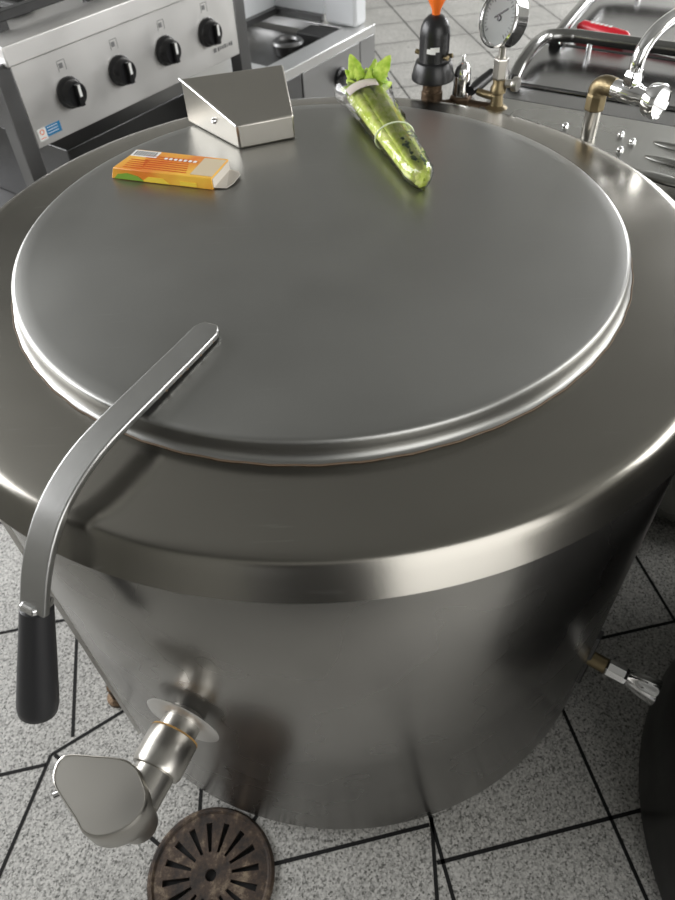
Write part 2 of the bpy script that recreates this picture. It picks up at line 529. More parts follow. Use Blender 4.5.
def strap(bm, path, wid, th):
    """flat bar: width across the radial plane, th thick"""
    rings = []
    n = len(path)
    for i, (r, z, w) in enumerate(path):
        a = path[max(i - 1, 0)]; b = path[min(i + 1, n - 1)]
        d = Vector((b[0] - a[0], b[1] - a[1])).normalized(); nn = Vector((-d.y, d.x))
        if nn.y < 0 and i < n // 2: nn = -nn
        q = []
        for (sw, sn) in ((-1, -1), (1, -1), (1, 1), (-1, 1)):
            q.append(bm.verts.new(hp(r + nn.x * sn * th / 2, z + nn.y * sn * th / 2, sw * w / 2)))
        rings.append(q)
    for a, b in zip(rings, rings[1:]):
        for k in range(4):
            bm.faces.new((a[k], a[(k + 1) % 4], b[(k + 1) % 4], b[k]))
    bm.faces.new(rings[0]); bm.faces.new(rings[-1])


raw = smooth_path([(0.248, 0.8335, 0), (0.30, 0.8335, 0), (0.36, 0.8345, 0), (0.43, 0.8350, 0), (0.47, 0.8300, 0), (0.505, 0.8165, 0), (0.532, 0.796, 0), (0.555, 0.768, 0), (0.575, 0.734, 0)], 8)
path = []
for i, p in enumerate(raw):
    wdt = 0.031
    if i == 0: wdt = 0.016
    if i == 1: wdt = 0.026
    path.append((p.x, p.y, wdt))
bm = NB(); strap(bm, path, 0.031, 0.0085)
hb = obj('handle_bar', bm, M['handle'], lid, bevel=0.0022, angle=50, seg=3)
hd = Vector((er.x * (0.636 - 0.575), er.y * (0.636 - 0.575), 0.607 - 0.732)).normalized()
g0 = hp(0.569, 0.733, -0.003)
bm = NB()
GL = 0.150
lathe(bm, [(0.0, 0.0), (0.0125, 0.0), (0.0155, 0.003), (0.0162, 0.02), (0.0180, 0.06), (0.0198, 0.105), (0.0203, 0.122), (0.0190, 0.130), (0.014, 0.135), (0.0, 0.136)], axis_m(g0, hd), 32)
obj('handle_grip', bm, M['grip'], lid)
bm = NB()
lathe(bm, [(0.0, -0.006), (0.013, -0.006), (0.0155, -0.004), (0.0155, 0.002), (0.0, 0.002)], axis_m(g0, hd), 6)
obj('handle_nut', bm, M['chrome'], lid, smooth=False, bevel=0.001)
bm = NB()
for i in range(9):
    r = 0.27 + i * 0.012
    bmesh.ops.create_icosphere(bm, subdivisions=1, radius=0.0022, matrix=Matrix.Translation(hp(r, 0.8315, 0.0135 + random.uniform(-.0006, .0012))) @ Matrix.Diagonal((1.5, 1, 0.7, 1)))
obj('weld', bm, M['rust_line'], lid)

bm = NB(); box(bm, (0.5025, 0, 0.385), (0.011, 0.003, 0.73), Matrix.Translation((BX, BY, 0)) @ Matrix.Rotation(rad(219), 4, 'Z'))  # bright fin added to stand for the highlight along the body's left outline
obj('highlight_fin', bm, M['cook'], K, smooth=False)

# rear deck (outward direction 57 deg)
KD = frame(0, 0, 57 - 90)      # local x = along the deck (to the right), local y = outward


def kd(s, u, z): return KD @ Vector((s, u, z))


bm = NB(); box(bm, (0.375, 0.530, 0.40), (0.75, 0.185, 0.742), KD)
deck = obj('rear_casing', bm, M['deck'], K, bevel=0.004)
for (s, u) in ((0.166, 0.541), (0.259, 0.547), (0.283, 0.528), (0.273, 0.490), (0.60, 0.57)):
    bm = NB(); lathe(bm, [(0.0, 0.009), (0.003, 0.0085), (0.0055, 0.006), (0.006, 0.0)], Matrix.Translation(kd(s, u, 0.770)), 16)
    obj('bolt', bm, M['chrome'], deck)
for u in (0.538, 0.482, 0.425):
    bm = NB()
    lathe_m = KD @ Matrix.Translation((0.360, u, 0.770)) @ Matrix.Rotation(rad(-10), 4, 'Z') @ Matrix.Diagonal((1, 0.20, 0.14, 1))
    bmesh.ops.create_uvsphere(bm, u_segments=24, v_segments=12, radius=0.05, matrix=lathe_m)
    obj('louver', bm, M['deck'], deck)

# pipework behind the rim
PV = Vector((0.224, 0.506, 0)); PA = Vector((0.279, 0.510, 0)); PG = Vector((0.336, 0.465, 0)); PT = Vector((0.462, 0.323, 0))
up = Vector((0, 0, 1))
bm = NB(); tube(bm, smooth_path([PV + up * 0.40, PV + up * 0.70, PV + up * 0.758, (PV + PA) / 2 + up * 0.760, PA + up * 0.762, (PA + PG) / 2 + up * 0.762, PG + up * 0.765], 5), 0.0125, 14)
manifold = tag(obj('manifold_pipe', bm, M['rusty'], K), 'brown rusty pipe carrying the valves')
# safety valve
bm = NB(); lathe(bm, [(0.0, 0.745), (0.017, 0.745), (0.017, 0.772), (0.0195, 0.774), (0.0195, 0.790), (0.0175, 0.792), (0.0175, 0.818), (0.0, 0.818)], Matrix.Translation(PV), 28)
sv = tag(obj('safety_valve', bm, M['rusty'], K), 'pressure valve with black dome and orange tip')
bm = NB(); lathe(bm, [(0.0, 0.812), (0.034, 0.811), (0.0380, 0.813), (0.0385, 0.818), (0.0350, 0.832), (0.0320, 0.8415), (0.0305, 0.8435), (0.0264, 0.844), (0.0262, 0.846), (0.0265, 0.885), (0.0250, 0.897), (0.0205, 0.907), (0.013, 0.914), (0.006, 0.916), (0.0, 0.916)], Matrix.Translation(PV), 40)
obj('dome', bm, M['black'], sv, angle=50)
bm = NB(); lathe(bm, [(0.0, 0.914), (0.0065, 0.914), (0.008, 0.924), (0.0150, 0.938), (0.0150, 0.960), (0.012, 0.975), (0.006, 0.985), (0.0, 0.986)], Matrix.Translation(PV), 24)
obj('cap', bm, M['orange'], sv)
bm = NB()
for k, (da, dz, ln) in enumerate(((0, 0, 0.017), (14, 0.002, 0.012), (-13, -0.001, 0.012))):
    a = rad(256 + da)
    q = PV + Vector((math.cos(a), math.sin(a), 0)) * 0.0264 + up * (0.866 + dz)
    box(bm, (0, 0, 0), (0.0095, 0.0016, ln * 0.62), Matrix.Translation(q) @ Matrix.Rotation(a + PI / 2, 4, 'Z'))
obj('white_mark', bm, M['white'], sv, smooth=False)
for a in (150, 330, 305):
    q = PV + Vector((math.cos(rad(a)), math.sin(rad(a)), 0)) * 0.027 + up * 0.853
    bm = NB(); lathe(bm, [(0.0, 0.0), (0.004, 0.0), (0.004, 0.008), (0.0, 0.009)], axis_m(q, (math.cos(rad(a)), math.sin(rad(a)), 0.2)), 10)
    obj('screw', bm, M['brass'], sv)
# air valve
bm = NB(); lathe(bm, [(0.0, 0.752), (0.019, 0.752), (0.021, 0.756), (0.021, 0.776), (0.019, 0.780), (0.0, 0.780)], Matrix.Translation(PA), 6)
av = tag(obj('air_valve', bm, M['rusty'], K, smooth=False, bevel=0.002), 'small chrome-topped vent on a brown hexagonal nut')
bm = NB(); lathe(bm, [(0.0, 0.778), (0.0155, 0.778), (0.0165, 0.784), (0.0155, 0.79), (0.0155, 0.815), (0.0135, 0.826), (0.008, 0.834), (0.003, 0.837), (0.003, 0.846), (0.0015, 0.848), (0.0, 0.848)], Matrix.Translation(PA), 28)
obj('vent_cap', bm, M['chrome'], av)
# pressure gauge on its cock
bm = NB(); lathe(bm, [(0.0, 0.752), (0.020, 0.755), (0.022, 0.770), (0.012, 0.776), (0.010, 0.795), (0.014, 0.798), (0.014, 0.806), (0.011, 0.810), (0.011, 0.822), (0.0, 0.822)], Matrix.Translation(PG), 24)
pg = tag(obj('gauge_cock', bm, M['brass'], K), 'brass cock with black lever under the pressure gauge')
bm = NB(); lathe(bm, [(0.0, 0.820), (0.0125, 0.820), (0.0135, 0.823), (0.0135, 0.852), (0.0125, 0.855), (0.0, 0.855)], Matrix.Translation(PG), 6)
lathe(bm, [(0.0, 0.853), (0.0065, 0.853), (0.0065, 0.874), (0.0, 0.874)], Matrix.Translation(PG), 16)
obj('stem', bm, M['valve'], pg, smooth=False, bevel=0.001)
a0 = PG + Vector((0.012, -0.004, 0.812)); 
bm = NB(); tube(bm, [PG + up * 0.812 + Vector((0.010, -0.002, 0)), PG + up * 0.812 + Vector((0.026, -0.006, 0.0))], 0.0065, 14)
lathe(bm, [(0.0, 0.0), (0.0115, 0.0), (0.0125, 0.003), (0.0115, 0.010), (0.0, 0.011)], axis_m(PG + up * 0.812 + Vector((0.024, -0.006, 0)), (0.8, -0.6, 0.0)), 20)
obj('cock_knob', bm, M['valve'], pg)
bm = NB(); tube(bm, [Vector((0.291, 0.488, 0.793)), Vector((0.310, 0.507, 0.797)), Vector((0.338, 0.532, 0.805))], [0.0085, 0.0105, 0.0095], 16)
obj('lever', bm, M['black'], pg)
bm = NB(); tube(bm, [PG + Vector((0.0, -0.004, 0.790)), PG + Vector((-0.020, 0.014, 0.790)), PG + Vector((-0.032, 0.022, 0.792))], [0.007, 0.007, 0.006], 14)
obj('drain_screw', bm, M['brass'], pg)
GC = PG + up * 0.914 + Vector((-0.004, 0.0, 0))
gd = Vector((math.cos(rad(207)), math.sin(rad(207)), 0.28)).normalized()
GM = axis_m(GC, gd) @ Matrix.Scale(0.93, 4)
bm = NB(); lathe(bm, [(0.0, -0.018), (0.042, -0.018), (0.0455, -0.014), (0.0460, 0.010), (0.0475, 0.012), (0.0475, 0.017), (0.0445, 0.0185), (0.0425, 0.0165), (0.0420, 0.011), (0.0, 0.011)], GM, 48)
ga = tag(obj('pressure_gauge', bm, M['chrome'], K), 'round chrome pressure gauge with grey dial')
bm = NB(); lathe(bm, [(0.0, 0.0118), (0.0415, 0.0118)], GM, 48, cap=False)
obj('dial', bm, M['dial'], ga)
bm = NB()
box(bm, (0.006, 0.006, 0.0128), (0.034, 0.0022, 0.0008), GM @ Matrix.Rotation(rad(35), 4, 'Z'))
lathe(bm, [(0.0, 0.0142), (0.0045, 0.0138), (0.005, 0.0122)], GM, 16, cap=False)
obj('needle', bm, M['black'], ga, smooth=False)
bm = NB()
for k in range(28):
    a = rad(-45 + 270 * k / 27)
    ln = 0.007 if k % 3 == 0 else 0.004
    box(bm, (0.037 - ln / 2, 0, 0.0123), (ln, 0.0009, 0.0005), GM @ Matrix.Rotation(a, 4, 'Z'))
obj('scale_marks', bm, M['black'], ga, smooth=False)

# water tap on the deck
bm = NB(); lathe(bm, [(0.0, 0.745), (0.0125, 0.745), (0.0125, 0.828), (0.0, 0.828)], Matrix.Translation(PT), 24)
tp = tag(obj('tap_riser', bm, M['valve'], K), 'upright metal pipe carrying the swivel tap')
bm = NB(); lathe(bm, [(0.0, 0.822), (0.0155, 0.815), (0.0165, 0.818), (0.0165, 0.838), (0.0155, 0.842), (0.0, 0.842)], Matrix.Translation(PT), 8)
obj('nut', bm, M['brass'], tp, smooth=False, bevel=0.001)
TD = Vector((0.60, -0.80, 0)).normalized()      # direction of the tap body
e0 = PT + up * 0.838
bm = NB(); tube(bm, smooth_path([e0 + up * -0.004, e0 + up * 0.010, e0 + up * 0.018 + TD * 0.010, e0 + up * 0.018 + TD * 0.028], 6), [0.0145] * 19, 18)
obj('elbow', bm, M['brass'], tp)
tb = e0 + up * 0.018
bm = NB(); lathe(bm, [(0.0, 0.018), (0.0135, 0.018), (0.0135, 0.040), (0.0155, 0.042), (0.0155, 0.070), (0.0130, 0.074), (0.0130, 0.090), (0.0, 0.090)], axis_m(tb, TD), 24)
ta = tag(obj('tap', bm, M['chrome'], K), 'chrome swivel tap with round knob and bent spout')
KDIR = TD
bm = NB()
n = 72; prf = [(0.014, 0.0), (0.022, 0.004), (0.0245, 0.010), (0.0255, 0.022), (0.0235, 0.026), (0.0218, 0.0245), (0.0, 0.0245)]
lathe(bm, prf, axis_m(tb + TD * 0.085, KDIR), 48)
kn = obj('tap_knob', bm, M['chrome'], ta)
sp0 = tb + TD * 0.056
bm = NB(); lathe(bm, [(0.0, 0.008), (0.0125, 0.008), (0.0155, 0.014), (0.0155, 0.026), (0.0125, 0.034), (0.0, 0.034)], Matrix.Translation(sp0), 6)
obj('spout_nut', bm, M['chrome'], ta, smooth=False, bevel=0.0015)
SPD = Vector((0.86, 0.50, 0)).normalized()
bm = NB(); tube(bm, smooth_path([sp0 + up * 0.030, sp0 + up * 0.045, sp0 + SPD * 0.006 + up * 0.062, sp0 + SPD * 0.024 + up * 0.080, sp0 + SPD * 0.055 + up * 0.092, sp0 + SPD * 0.10 + up * 0.098, sp0 + SPD * 0.18 + up * 0.100, sp0 + SPD * 0.24 + up * 0.092, sp0 + SPD * 0.26 + up * 0.065], 7), 0.0105, 20)
obj('spout', bm, M['chrome'], ta)

# drain tap, lower left
az = rad(-115.3)
dn = Vector((math.cos(az), math.sin(az), 0))
dp = Vector((BX, BY, 0)) + dn * BR + up * 0.415
DM = axis_m(dp, dn)
bm = NB(); lathe(bm, [(0.0, -0.004), (0.020, -0.004), (0.030, 0.008), (0.050, 0.010), (0.052, 0.0115), (0.050, 0.013), (0.022, 0.014), (0.0, 0.014)], DM, 48)
dt = tag(obj('drain_tap', bm, M['cook'], K), 'steel drain tap with rounded triangular head low on the kettle')
bm = NB(); lathe(bm, [(0.0, 0.012), (0.0255, 0.012), (0.0255, 0.030), (0.0310, 0.031), (0.0325, 0.034), (0.0325, 0.074), (0.0305, 0.078), (0.0260, 0.079), (0.0255, 0.115), (0.0, 0.115)], DM, 40)
obj('neck', bm, M['valve'], dt)
bm = NB(); lathe(bm, [(0.0260, 0.0290), (0.0315, 0.0300), (0.0324, 0.0320), (0.0260, 0.0325)], DM, 40)
tag(obj('gasket', bm, plain('yellow_gasket', (0.45, 0.26, 0.08), 0.5), dt), 'yellowish sealing ring')
poly = [(-0.357, -0.542), (-0.353, -0.528), (-0.342, -0.523), (-0.309, -0.527), (-0.278, -0.532), (-0.26, -0.541), (-0.249, -0.555), (-0.239, -0.577), (-0.242, -0.595), (-0.255, -0.609), (-0.274, -0.617), (-0.292, -0.618), (-0.308, -0.612), (-0.319, -0.598), (-0.338, -0.576), (-0.353, -0.557)]


def shrink(pl, k):
    cx = sum(p[0] for p in pl) / len(pl); cy = sum(p[1] for p in pl) / len(pl)
    return [(cx + (x - cx) * k, cy + (y - cy) * k) for x, y in pl]


bm = NB()
lv = [(0.88, 0.398), (0.95, 0.401), (0.99, 0.407), (1.0, 0.444), (0.990, 0.4485), (0.965, 0.4512), (0.94, 0.4518), (0.93, 0.4505)]
poly = [(q.x, q.y) for q in smooth_path([(x, y, 0) for x, y in poly[-2:] + poly + poly[:2]], 4)][8:8 + 4 * len(poly)]
rings = [[bm.verts.new((x, y, z)) for x, y in shrink(poly, k)] for k, z in lv]
for a, b in zip(rings, rings[1:]):
    for i in range(len(poly)):
        j = (i + 1) % len(poly); bm.faces.new((a[i], a[j], b[j], b[i]))
bm.faces.new(rings[0]); bm.faces.new(rings[-1])
obj('tap_head', bm, M['valve'], dt, angle=30)
bm = NB(); lathe(bm, [(0.0, 0.325), (0.022, 0.325), (0.024, 0.329), (0.024, 0.405), (0.0, 0.405)], Matrix.Translation((-0.280, -0.572, 0)), 32)
obj('outlet', bm, M['valve'], dt)
bm = NB(); lathe(bm, [(0.0, 0.0), (0.004, 0.0), (0.004, 0.009), (0.0, 0.010)], axis_m((-0.357, -0.554, 0.41), (-0.9, -0.35, 0)), 12)
obj('set_screw', bm, M['chrome'], dt)

# small tap low on the right side
az = rad(-38)
sn_ = Vector((math.cos(az), math.sin(az), 0))
sp = Vector((BX, BY, 0)) + sn_ * (BR - 0.004) + up * 0.188
SM = axis_m(sp, sn_) @ Matrix.Diagonal((1.15, 1.15, 1.30, 1))
sM = Matrix.Translation(sp) @ Matrix.Rotation(az, 4, 'Z')
bm = NB(); box(bm, (0.004, 0, 0.0), (0.012, 0.024, 0.115), sM @ Matrix.Rotation(rad(-14), 4, 'X'))
stp = tag(obj('level_tap', bm, M['dark_steel'], K, bevel=0.002), 'small chrome tap with fluted knob on the right side')
bm = NB(); lathe(bm, [(0.0, 0.004), (0.0115, 0.004), (0.0115, 0.026), (0.0125, 0.027), (0.0, 0.027)], SM, 24)
obj('nipple', bm, M['brass'], stp)
bm = NB(); lathe(bm, [(0.0, 0.026), (0.0120, 0.026), (0.0135, 0.029), (0.0135, 0.050), (0.0120, 0.053), (0.0095, 0.055), (0.0, 0.055)], SM, 8)
lathe(bm, [(0.0, 0.0), (0.0075, 0.0), (0.0080, 0.012), (0.006, 0.016), (0, 0.016)], axis_m(sp + sn_ * 0.038 - up * 0.010, (0, 0, -1)), 16)
obj('tap_body', bm, M['chrome'], stp, smooth=False, bevel=0.001)
bm = NB()
ring = []
N = 60
for (r, z, k) in ((0.0105, 0.054, 0), (0.0125, 0.058, 0.3), (0.0165, 0.070, 1), (0.0195, 0.088, 1), (0.0185, 0.091, 0.6), (0.0, 0.091, 0)):
    if r == 0: ring.append([bm.verts.new(SM @ Vector((0, 0, z)))]); continue
    ring.append([bm.verts.new(SM @ Vector(((r - 0.0022 * k * (1 + math.cos(6 * 2 * PI * i / N)) / 2) * math.cos(2 * PI * i / N), (r - 0.0022 * k * (1 + math.cos(6 * 2 * PI * i / N)) / 2) * math.sin(2 * PI * i / N), z))) for i in range(N)])
for a, b in zip(ring, ring[1:]):
    for i in range(N):
        j = (i + 1) % N
        if len(b) == 1: bm.faces.new((a[i], a[j], b[0]))
        else: bm.faces.new((a[i], a[j], b[j], b[i]))
bm.faces.new(ring[0])
obj('fluted_knob', bm, M['chrome'], stp)
# foot and low bracket on the left of the body
fp = Vector((-0.425, -0.262, 0))
bm = NB(); lathe(bm, [(0.0, 0.0), (0.020, 0.0), (0.020, 0.008), (0.010, 0.012), (0.010, 0.05), (0.0, 0.05)], Matrix.Translation(fp + Vector((-0.02, 0.01, 0.0))), 20)
tag(obj('foot', bm, M['rusty'], K), 'rusty foot at the lower left')

# ------------------------------------------------------------------ things on the lid
# steel wedge-shaped scoop
LZ = 0.8267
W = thing('steel_scoop', (-0.10, 0.30, LZ), 'wedge-shaped stainless steel box with a rivet, lying on the lid behind the orange carton', 'scoop')
A = Vector((-0.113, 0.234, LZ)); B = Vector((-0.027, 0.260, LZ)); Dd = Vector((-0.203, 0.350, LZ)); E_ = Vector((-0.040, 0.385, LZ))
hf, hb_ = 0.036, 0.067
bm = NB()
v = [bm.verts.new(p) for p in (A, B, E_, Dd, A + up * hf, B + up * hf, E_ + up * hb_, Dd + up * hb_)]
# rounded crest near the back of the top
for q in ((0, 1, 5, 4), (1, 2, 6, 5), (2, 3, 7, 6), (3, 0, 4, 7), (4, 5, 6, 7), (0, 3, 2, 1)):
    bm.faces.new([v[i] for i in q])
obj('shell', bm, M['scoop'], W, bevel=0.003)
sd = (Dd - A).normalized(); sno = Vector((-sd.y, sd.x, 0)); 
if sno.x > 0: sno = -sno
rv = A + sd * 0.062 + up * 0.026
bm = NB(); lathe(bm, [(0.0, 0.005), (0.003, 0.0045), (0.0045, 0.002), (0.005, 0.0)], axis_m(rv, sno), 16)
obj('rivet', bm, M['chrome'], W)
bm = NB()
edge = [A + sno * 0.001 + up * hf, Dd + sno * 0.001 + up * hb_]
tube(bm, edge, 0.0016, 8)
obj('folded_edge', bm, M['chrome'], W)

# orange carton
Cm = thing('drink_carton', (-0.2, 0.16, LZ), 'flat orange and yellow printed cardboard box with an open end, on the lid', 'carton')
a = Vector((-0.298, 0.166, LZ)); b = Vector((-0.146, 0.109, LZ))
ex = (b - a).normalized(); ey = Vector((-ex.y, ex.x, 0)); Lc = (b - a).length; Wc = 0.062; Hc = 0.017
CM = Matrix(((ex.x, ey.x, 0, a.x), (ex.y, ey.y, 0, a.y), (0, 0, 1, LZ), (0, 0, 0, 1)))
bm = NB()
prf = [(0, 0.001, 0), (0, 0.0, Hc * 0.65)]
box(bm, (Lc / 2, Wc / 2, Hc / 2), (Lc, Wc, Hc), CM)
for v in bm.verts:      # slight crush
    l = CM.inverted() @ v.co
    if l.x < 0.01: v.co += ex * 0.006 * (1 if l.z > Hc / 2 else -0.2); 
    if l.x < 0.01 and l.y > Wc / 2: v.co += -ex * -0.008
cs = obj('sleeve', bm, M['carton'], Cm, bevel=0.0012)
bm = NB(); box(bm, (Lc + 0.0005, Wc / 2, Hc / 2), (0.001, Wc - 0.005, Hc - 0.004), CM)
obj('open_end', bm, M['carton_in'], Cm, smooth=False)
bm = NB()
fl = [(Lc, 0.003, 0.002), (Lc + 0.018, 0.008, 0.001), (Lc + 0.024, 0.020, 0.003), (Lc + 0.024, 0.044, 0.004), (Lc + 0.018, 0.054, 0.003), (Lc, 0.060, 0.002)]
lo = [bm.verts.new(CM @ Vector(p)) for p in fl]; hi = [bm.verts.new(CM @ (Vector(p) + Vector((0, 0, 0.0008)))) for p in fl]
bm.faces.new(lo); bm.faces.new(hi)
for i in range(len(fl)): bm.faces.new((lo[i], lo[(i + 1) % 6], hi[(i + 1) % 6], hi[i]))
obj('end_flap', bm, M['carton_in'], Cm, smooth=False)
bm = NB()
box(bm, (Lc - 0.018, Wc / 2, Hc + 0.0003), (0.034, Wc * 0.82, 0.0005), CM)
obj('pale_panel', bm, plain('carton_pale', (0.62, 0.52, 0.36), 0.4), Cm, smooth=False)
bm = NB()
box(bm, (0.034, Wc * 0.80, Hc + 0.0003), (0.042, Wc * 0.30, 0.0005), CM)
obj('barcode_panel', bm, M['white'], Cm, smooth=False)
bm = NB()
for i in range(9): box(bm, (0.018 + i * 0.004, Wc * 0.80, Hc + 0.0007), (0.0013 if i % 2 else 0.002, Wc * 0.22, 0.0004), CM)
obj('barcode', bm, M['grey'], Cm, smooth=False)
bm = NB()
for i in range(7): box(bm, (0.085 - 0.002 * i, 0.008 + i * 0.0062, Hc + 0.0004), (0.070, 0.0013, 0.0005), CM)
for i in range(5): box(bm, (0.035, 0.006 + i * 0.006, Hc + 0.0004), (0.030, 0.0011, 0.0005), CM)
obj('printed_lines', bm, M['cred'], Cm, smooth=False)
bm = NB()
for i in range(7): box(bm, (0.072 + 0.0078 * i, Wc * 0.66 , Hc + 0.0009), (0.0045, 0.005, 0.0005), CM @ Matrix.Translation((0, 0, 0)))
obj('white_lettering', bm, M['white'], Cm, smooth=False)
bm = NB(); prism(bm, [(0.004, 0.001), (0.012, 0.008), (0.028, 0.011), (0.044, 0.008), (0.054, 0.001)], 0, 0.0006, CM @ Matrix.Translation((0, 0, 0)) @ Matrix.Rotation(rad(90), 4, 'X'))
obj('green_print', bm, M['cgreen'], Cm, smooth=False)
bm = NB(); prism(bm, [(0.050, 0.001), (0.062, 0.009), (0.085, 0.009), (0.096, 0.001)], 0, 0.0006, CM @ Matrix.Rotation(rad(90), 4, 'X'))
prism(bm, [(0.112, 0.002), (0.112, 0.008), (0.138, 0.008), (0.138, 0.002)], 0, 0.0006, CM @ Matrix.Rotation(rad(90), 4, 'X'))
obj('yellow_print', bm, M['cyellow'], Cm, smooth=False)

# celery bunch in clear film
S = thing('celery_bunch', (0.115, 0.20, LZ), 'bunch of pale green celery in clear plastic film, lying across the back of the lid', 'celery')
c0 = Vector((0.090, 0.360, 0)); c1 = Vector((0.146, 0.066, 0))
cx_ = (c1 - c0).normalized(); cy_ = Vector((-cx_.y, cx_.x, 0)); CL = (c1 - c0).length


def cpt(t, a, k):          # t along, a angle, k fraction of radius
    ry = (0.034 * (1 - t) ** 1.0 + 0.0165 * t) * (1 - 0.55 * max(0, (t - 0.93) / 0.07) ** 2)
    rz = (0.021 * (1 - t) + 0.0145 * t)
    return c0 + cx_ * (CL * t) + cy_ * (ry * k * math.cos(a)) + up * (LZ + 0.0025 + rz + rz * k * math.sin(a))


k = 0
for (a, kk) in [(i * 2 * PI / 8 + 0.2, 0.68) for i in range(8)] + [(0.8, 0.2), (3.6, 0.25)]:
    bm = NB()
    pts = []; rs = []
    for i in range(12):
        t = i / 11
        p = cpt(t * 0.985, a + 0.35 * t, kk)
        pts.append(p); rs.append((0.0085 * (1 - t) + 0.0058 * t) * (1 if i < 11 else 0.7))
    tube(bm, pts, rs, 10)
    obj('stalk', bm, M['stalk'], S)


def leafmesh(bm, p, d, n, L, Wd, lobes=5):
    d = Vector(d).normalized(); n = Vector(n); n = (n - d * n.dot(d)).normalized(); s = d.cross(n)
    K_ = 12
    mid = []; le = []; re = []
    for i in range(K_ + 1):
        t = i / K_
        wv = Wd * math.sin(PI * min(1, t * 0.92 + 0.06)) ** 0.8 * (0.75 + 0.25 * abs(math.sin(t * PI * lobes)))
        c = p + d * L * t + n * (-0.25 * L * t * t)
        mid.append(bm.verts.new(c)); le.append(bm.verts.new(c + s * wv + n * wv * 0.35)); re.append(bm.verts.new(c - s * wv + n * wv * 0.35))
    for i in range(K_):
        bm.faces.new((mid[i], mid[i + 1], le[i + 1], le[i])); bm.faces.new((mid[i + 1], mid[i], re[i], re[i + 1]))


rnd = random.Random(3)
top = cpt(0, PI / 2, 0.3)
bm = NB()
for (dx, dz, L) in ((-0.30, 0.95, 0.075), (-0.22, 0.9, 0.060), (0.45, 0.85, 0.080), (0.35, 0.95, 0.060), (0.55, 0.55, 0.050), (-0.55, 0.45, 0.045), (0.05, 0.7, 0.045), (-0.1, 0.5, 0.04), (0.25, 0.5, 0.045), (0.6, 0.3, 0.04), (-0.4, 0.25, 0.04), (-0.7, 0.1, 0.045), (0.0, 0.35, 0.05), (0.3, 0.2, 0.045), (-0.2, 0.75, 0.055), (0.15, 0.8, 0.05), (0.75, 0.15, 0.045), (-0.45, 0.7, 0.055)):
    p = top + Vector((dx * 0.02, 0, 0)) + cx_ * rnd.uniform(0.0, 0.02)
    leafmesh(bm, p, Vector((dx, 0.25, dz)), Vector((rnd.uniform(-.5, .5), -1, 0.35)), L * 0.72, L * 0.17)
lf = obj('leaves', bm, M['leaf'], S, smooth=True)
so = lf.modifiers.new('thick', 'SOLIDIFY'); so.thickness = 0.0006
bm = NB()
for i in range(46):
    t = rnd.uniform(0.60, 0.95)
    a = rnd.uniform(0.7, 1.75)
    p = cpt(t, a, 0.96)
    leafmesh(bm, p, Vector((rnd.uniform(-1, 1), rnd.uniform(-1, 1), rnd.uniform(-.1, .35))), Vector((0, 0, 1)), 0.008, 0.0028, 2)
hf_ = obj('leaf_bits', bm, M['herb'], S)
so = hf_.modifiers.new('thick', 'SOLIDIFY'); so.thickness = 0.0004
bm = NB()
rings = []
for i in range(25):
    t = -0.07 + 1.09 * i / 24
    kk = 1.20 + (0.16 if t < 0 else 0.0) + 0.03 * math.sin(i * 2.1)
    if t > 0.99: kk = 0.9
    rings.append([bm.verts.new(Vector((q.x, q.y, max(q.z, LZ + 0.0006)))) for q in [cpt(t, 2 * PI * j / 36, kk + 0.035 * math.sin(j * 2.3 + i)) for j in range(36)]])
for a_, b_ in zip(rings, rings[1:]):
    for j in range(36): bm.faces.new((a_[j], a_[(j + 1) % 36], b_[(j + 1) % 36], b_[j]))
bm.faces.new(rings[-1])
obj('plastic_sleeve', bm, M['film'], S)
bm = NB()
pts = [cpt(0.55, 2 * PI * j / 32, 1.22) for j in range(33)]
tube(bm, [Vector((q.x, q.y, max(q.z, LZ + 0.003))) for q in pts], 0.0013, 8, cap=False)
obj('tie', bm, plain('pale_tie', (0.65, 0.72, 0.5), 0.4), S)
bm = NB()
rings = []
for t in (0.04, 0.08, 0.12):
    rings.append([bm.verts.new(cpt(t, rad(70 + 80 * j / 12), 1.25)) for j in range(13)])
for a_, b_ in zip(rings, rings[1:]):
    for j in range(12): bm.faces.new((a_[j], a_[j + 1], b_[j + 1], b_[j]))
lb = obj('price_label', bm, plain('label_paper', (0.62, 0.55, 0.50), 0.5), S)
so = lb.modifiers.new('thick', 'SOLIDIFY'); so.thickness = 0.0004

# ------------------------------------------------------------------ floor drain cover
DR = thing('drain_cover', (-0.245, -0.565, 0), 'round rusty cast-iron drain grate with radial slots in the floor', 'drain cover')
bm = NB()
R1, R2, R3, R4 = 0.0, 0.034, 0.078, 0.100
Mt = Matrix.Translation((-0.245, -0.565, 0.0))
NS = 16
zt, zb = 0.0075, 0.001
seg = NS * 6


def rp(r, i, z): return Mt @ Vector((r * math.cos(2 * PI * (i + 1.5) / seg), r * math.sin(2 * PI * (i + 1.5) / seg), z))


def slab(bm, i0, i1, ra, rb):
    t = [[bm.verts.new(rp(r, i, z)) for r in (ra, rb)] for z in (zb, zt) for i in (i0, i1)]
    b0, b1, t0, t1 = t
    bm.faces.new((b0[0], b0[1], b1[1], b1[0])); bm.faces.new((t0[0], t0[1], t1[1], t1[0]))
    bm.faces.new((b0[0], b0[1], t0[1], t0[0])); bm.faces.new((b1[0], b1[1], t1[1], t1[0]))
    bm.faces.new((b0[0], b1[0], t1[0], t0[0])); bm.faces.new((b0[1], b1[1], t1[1], t0[1]))


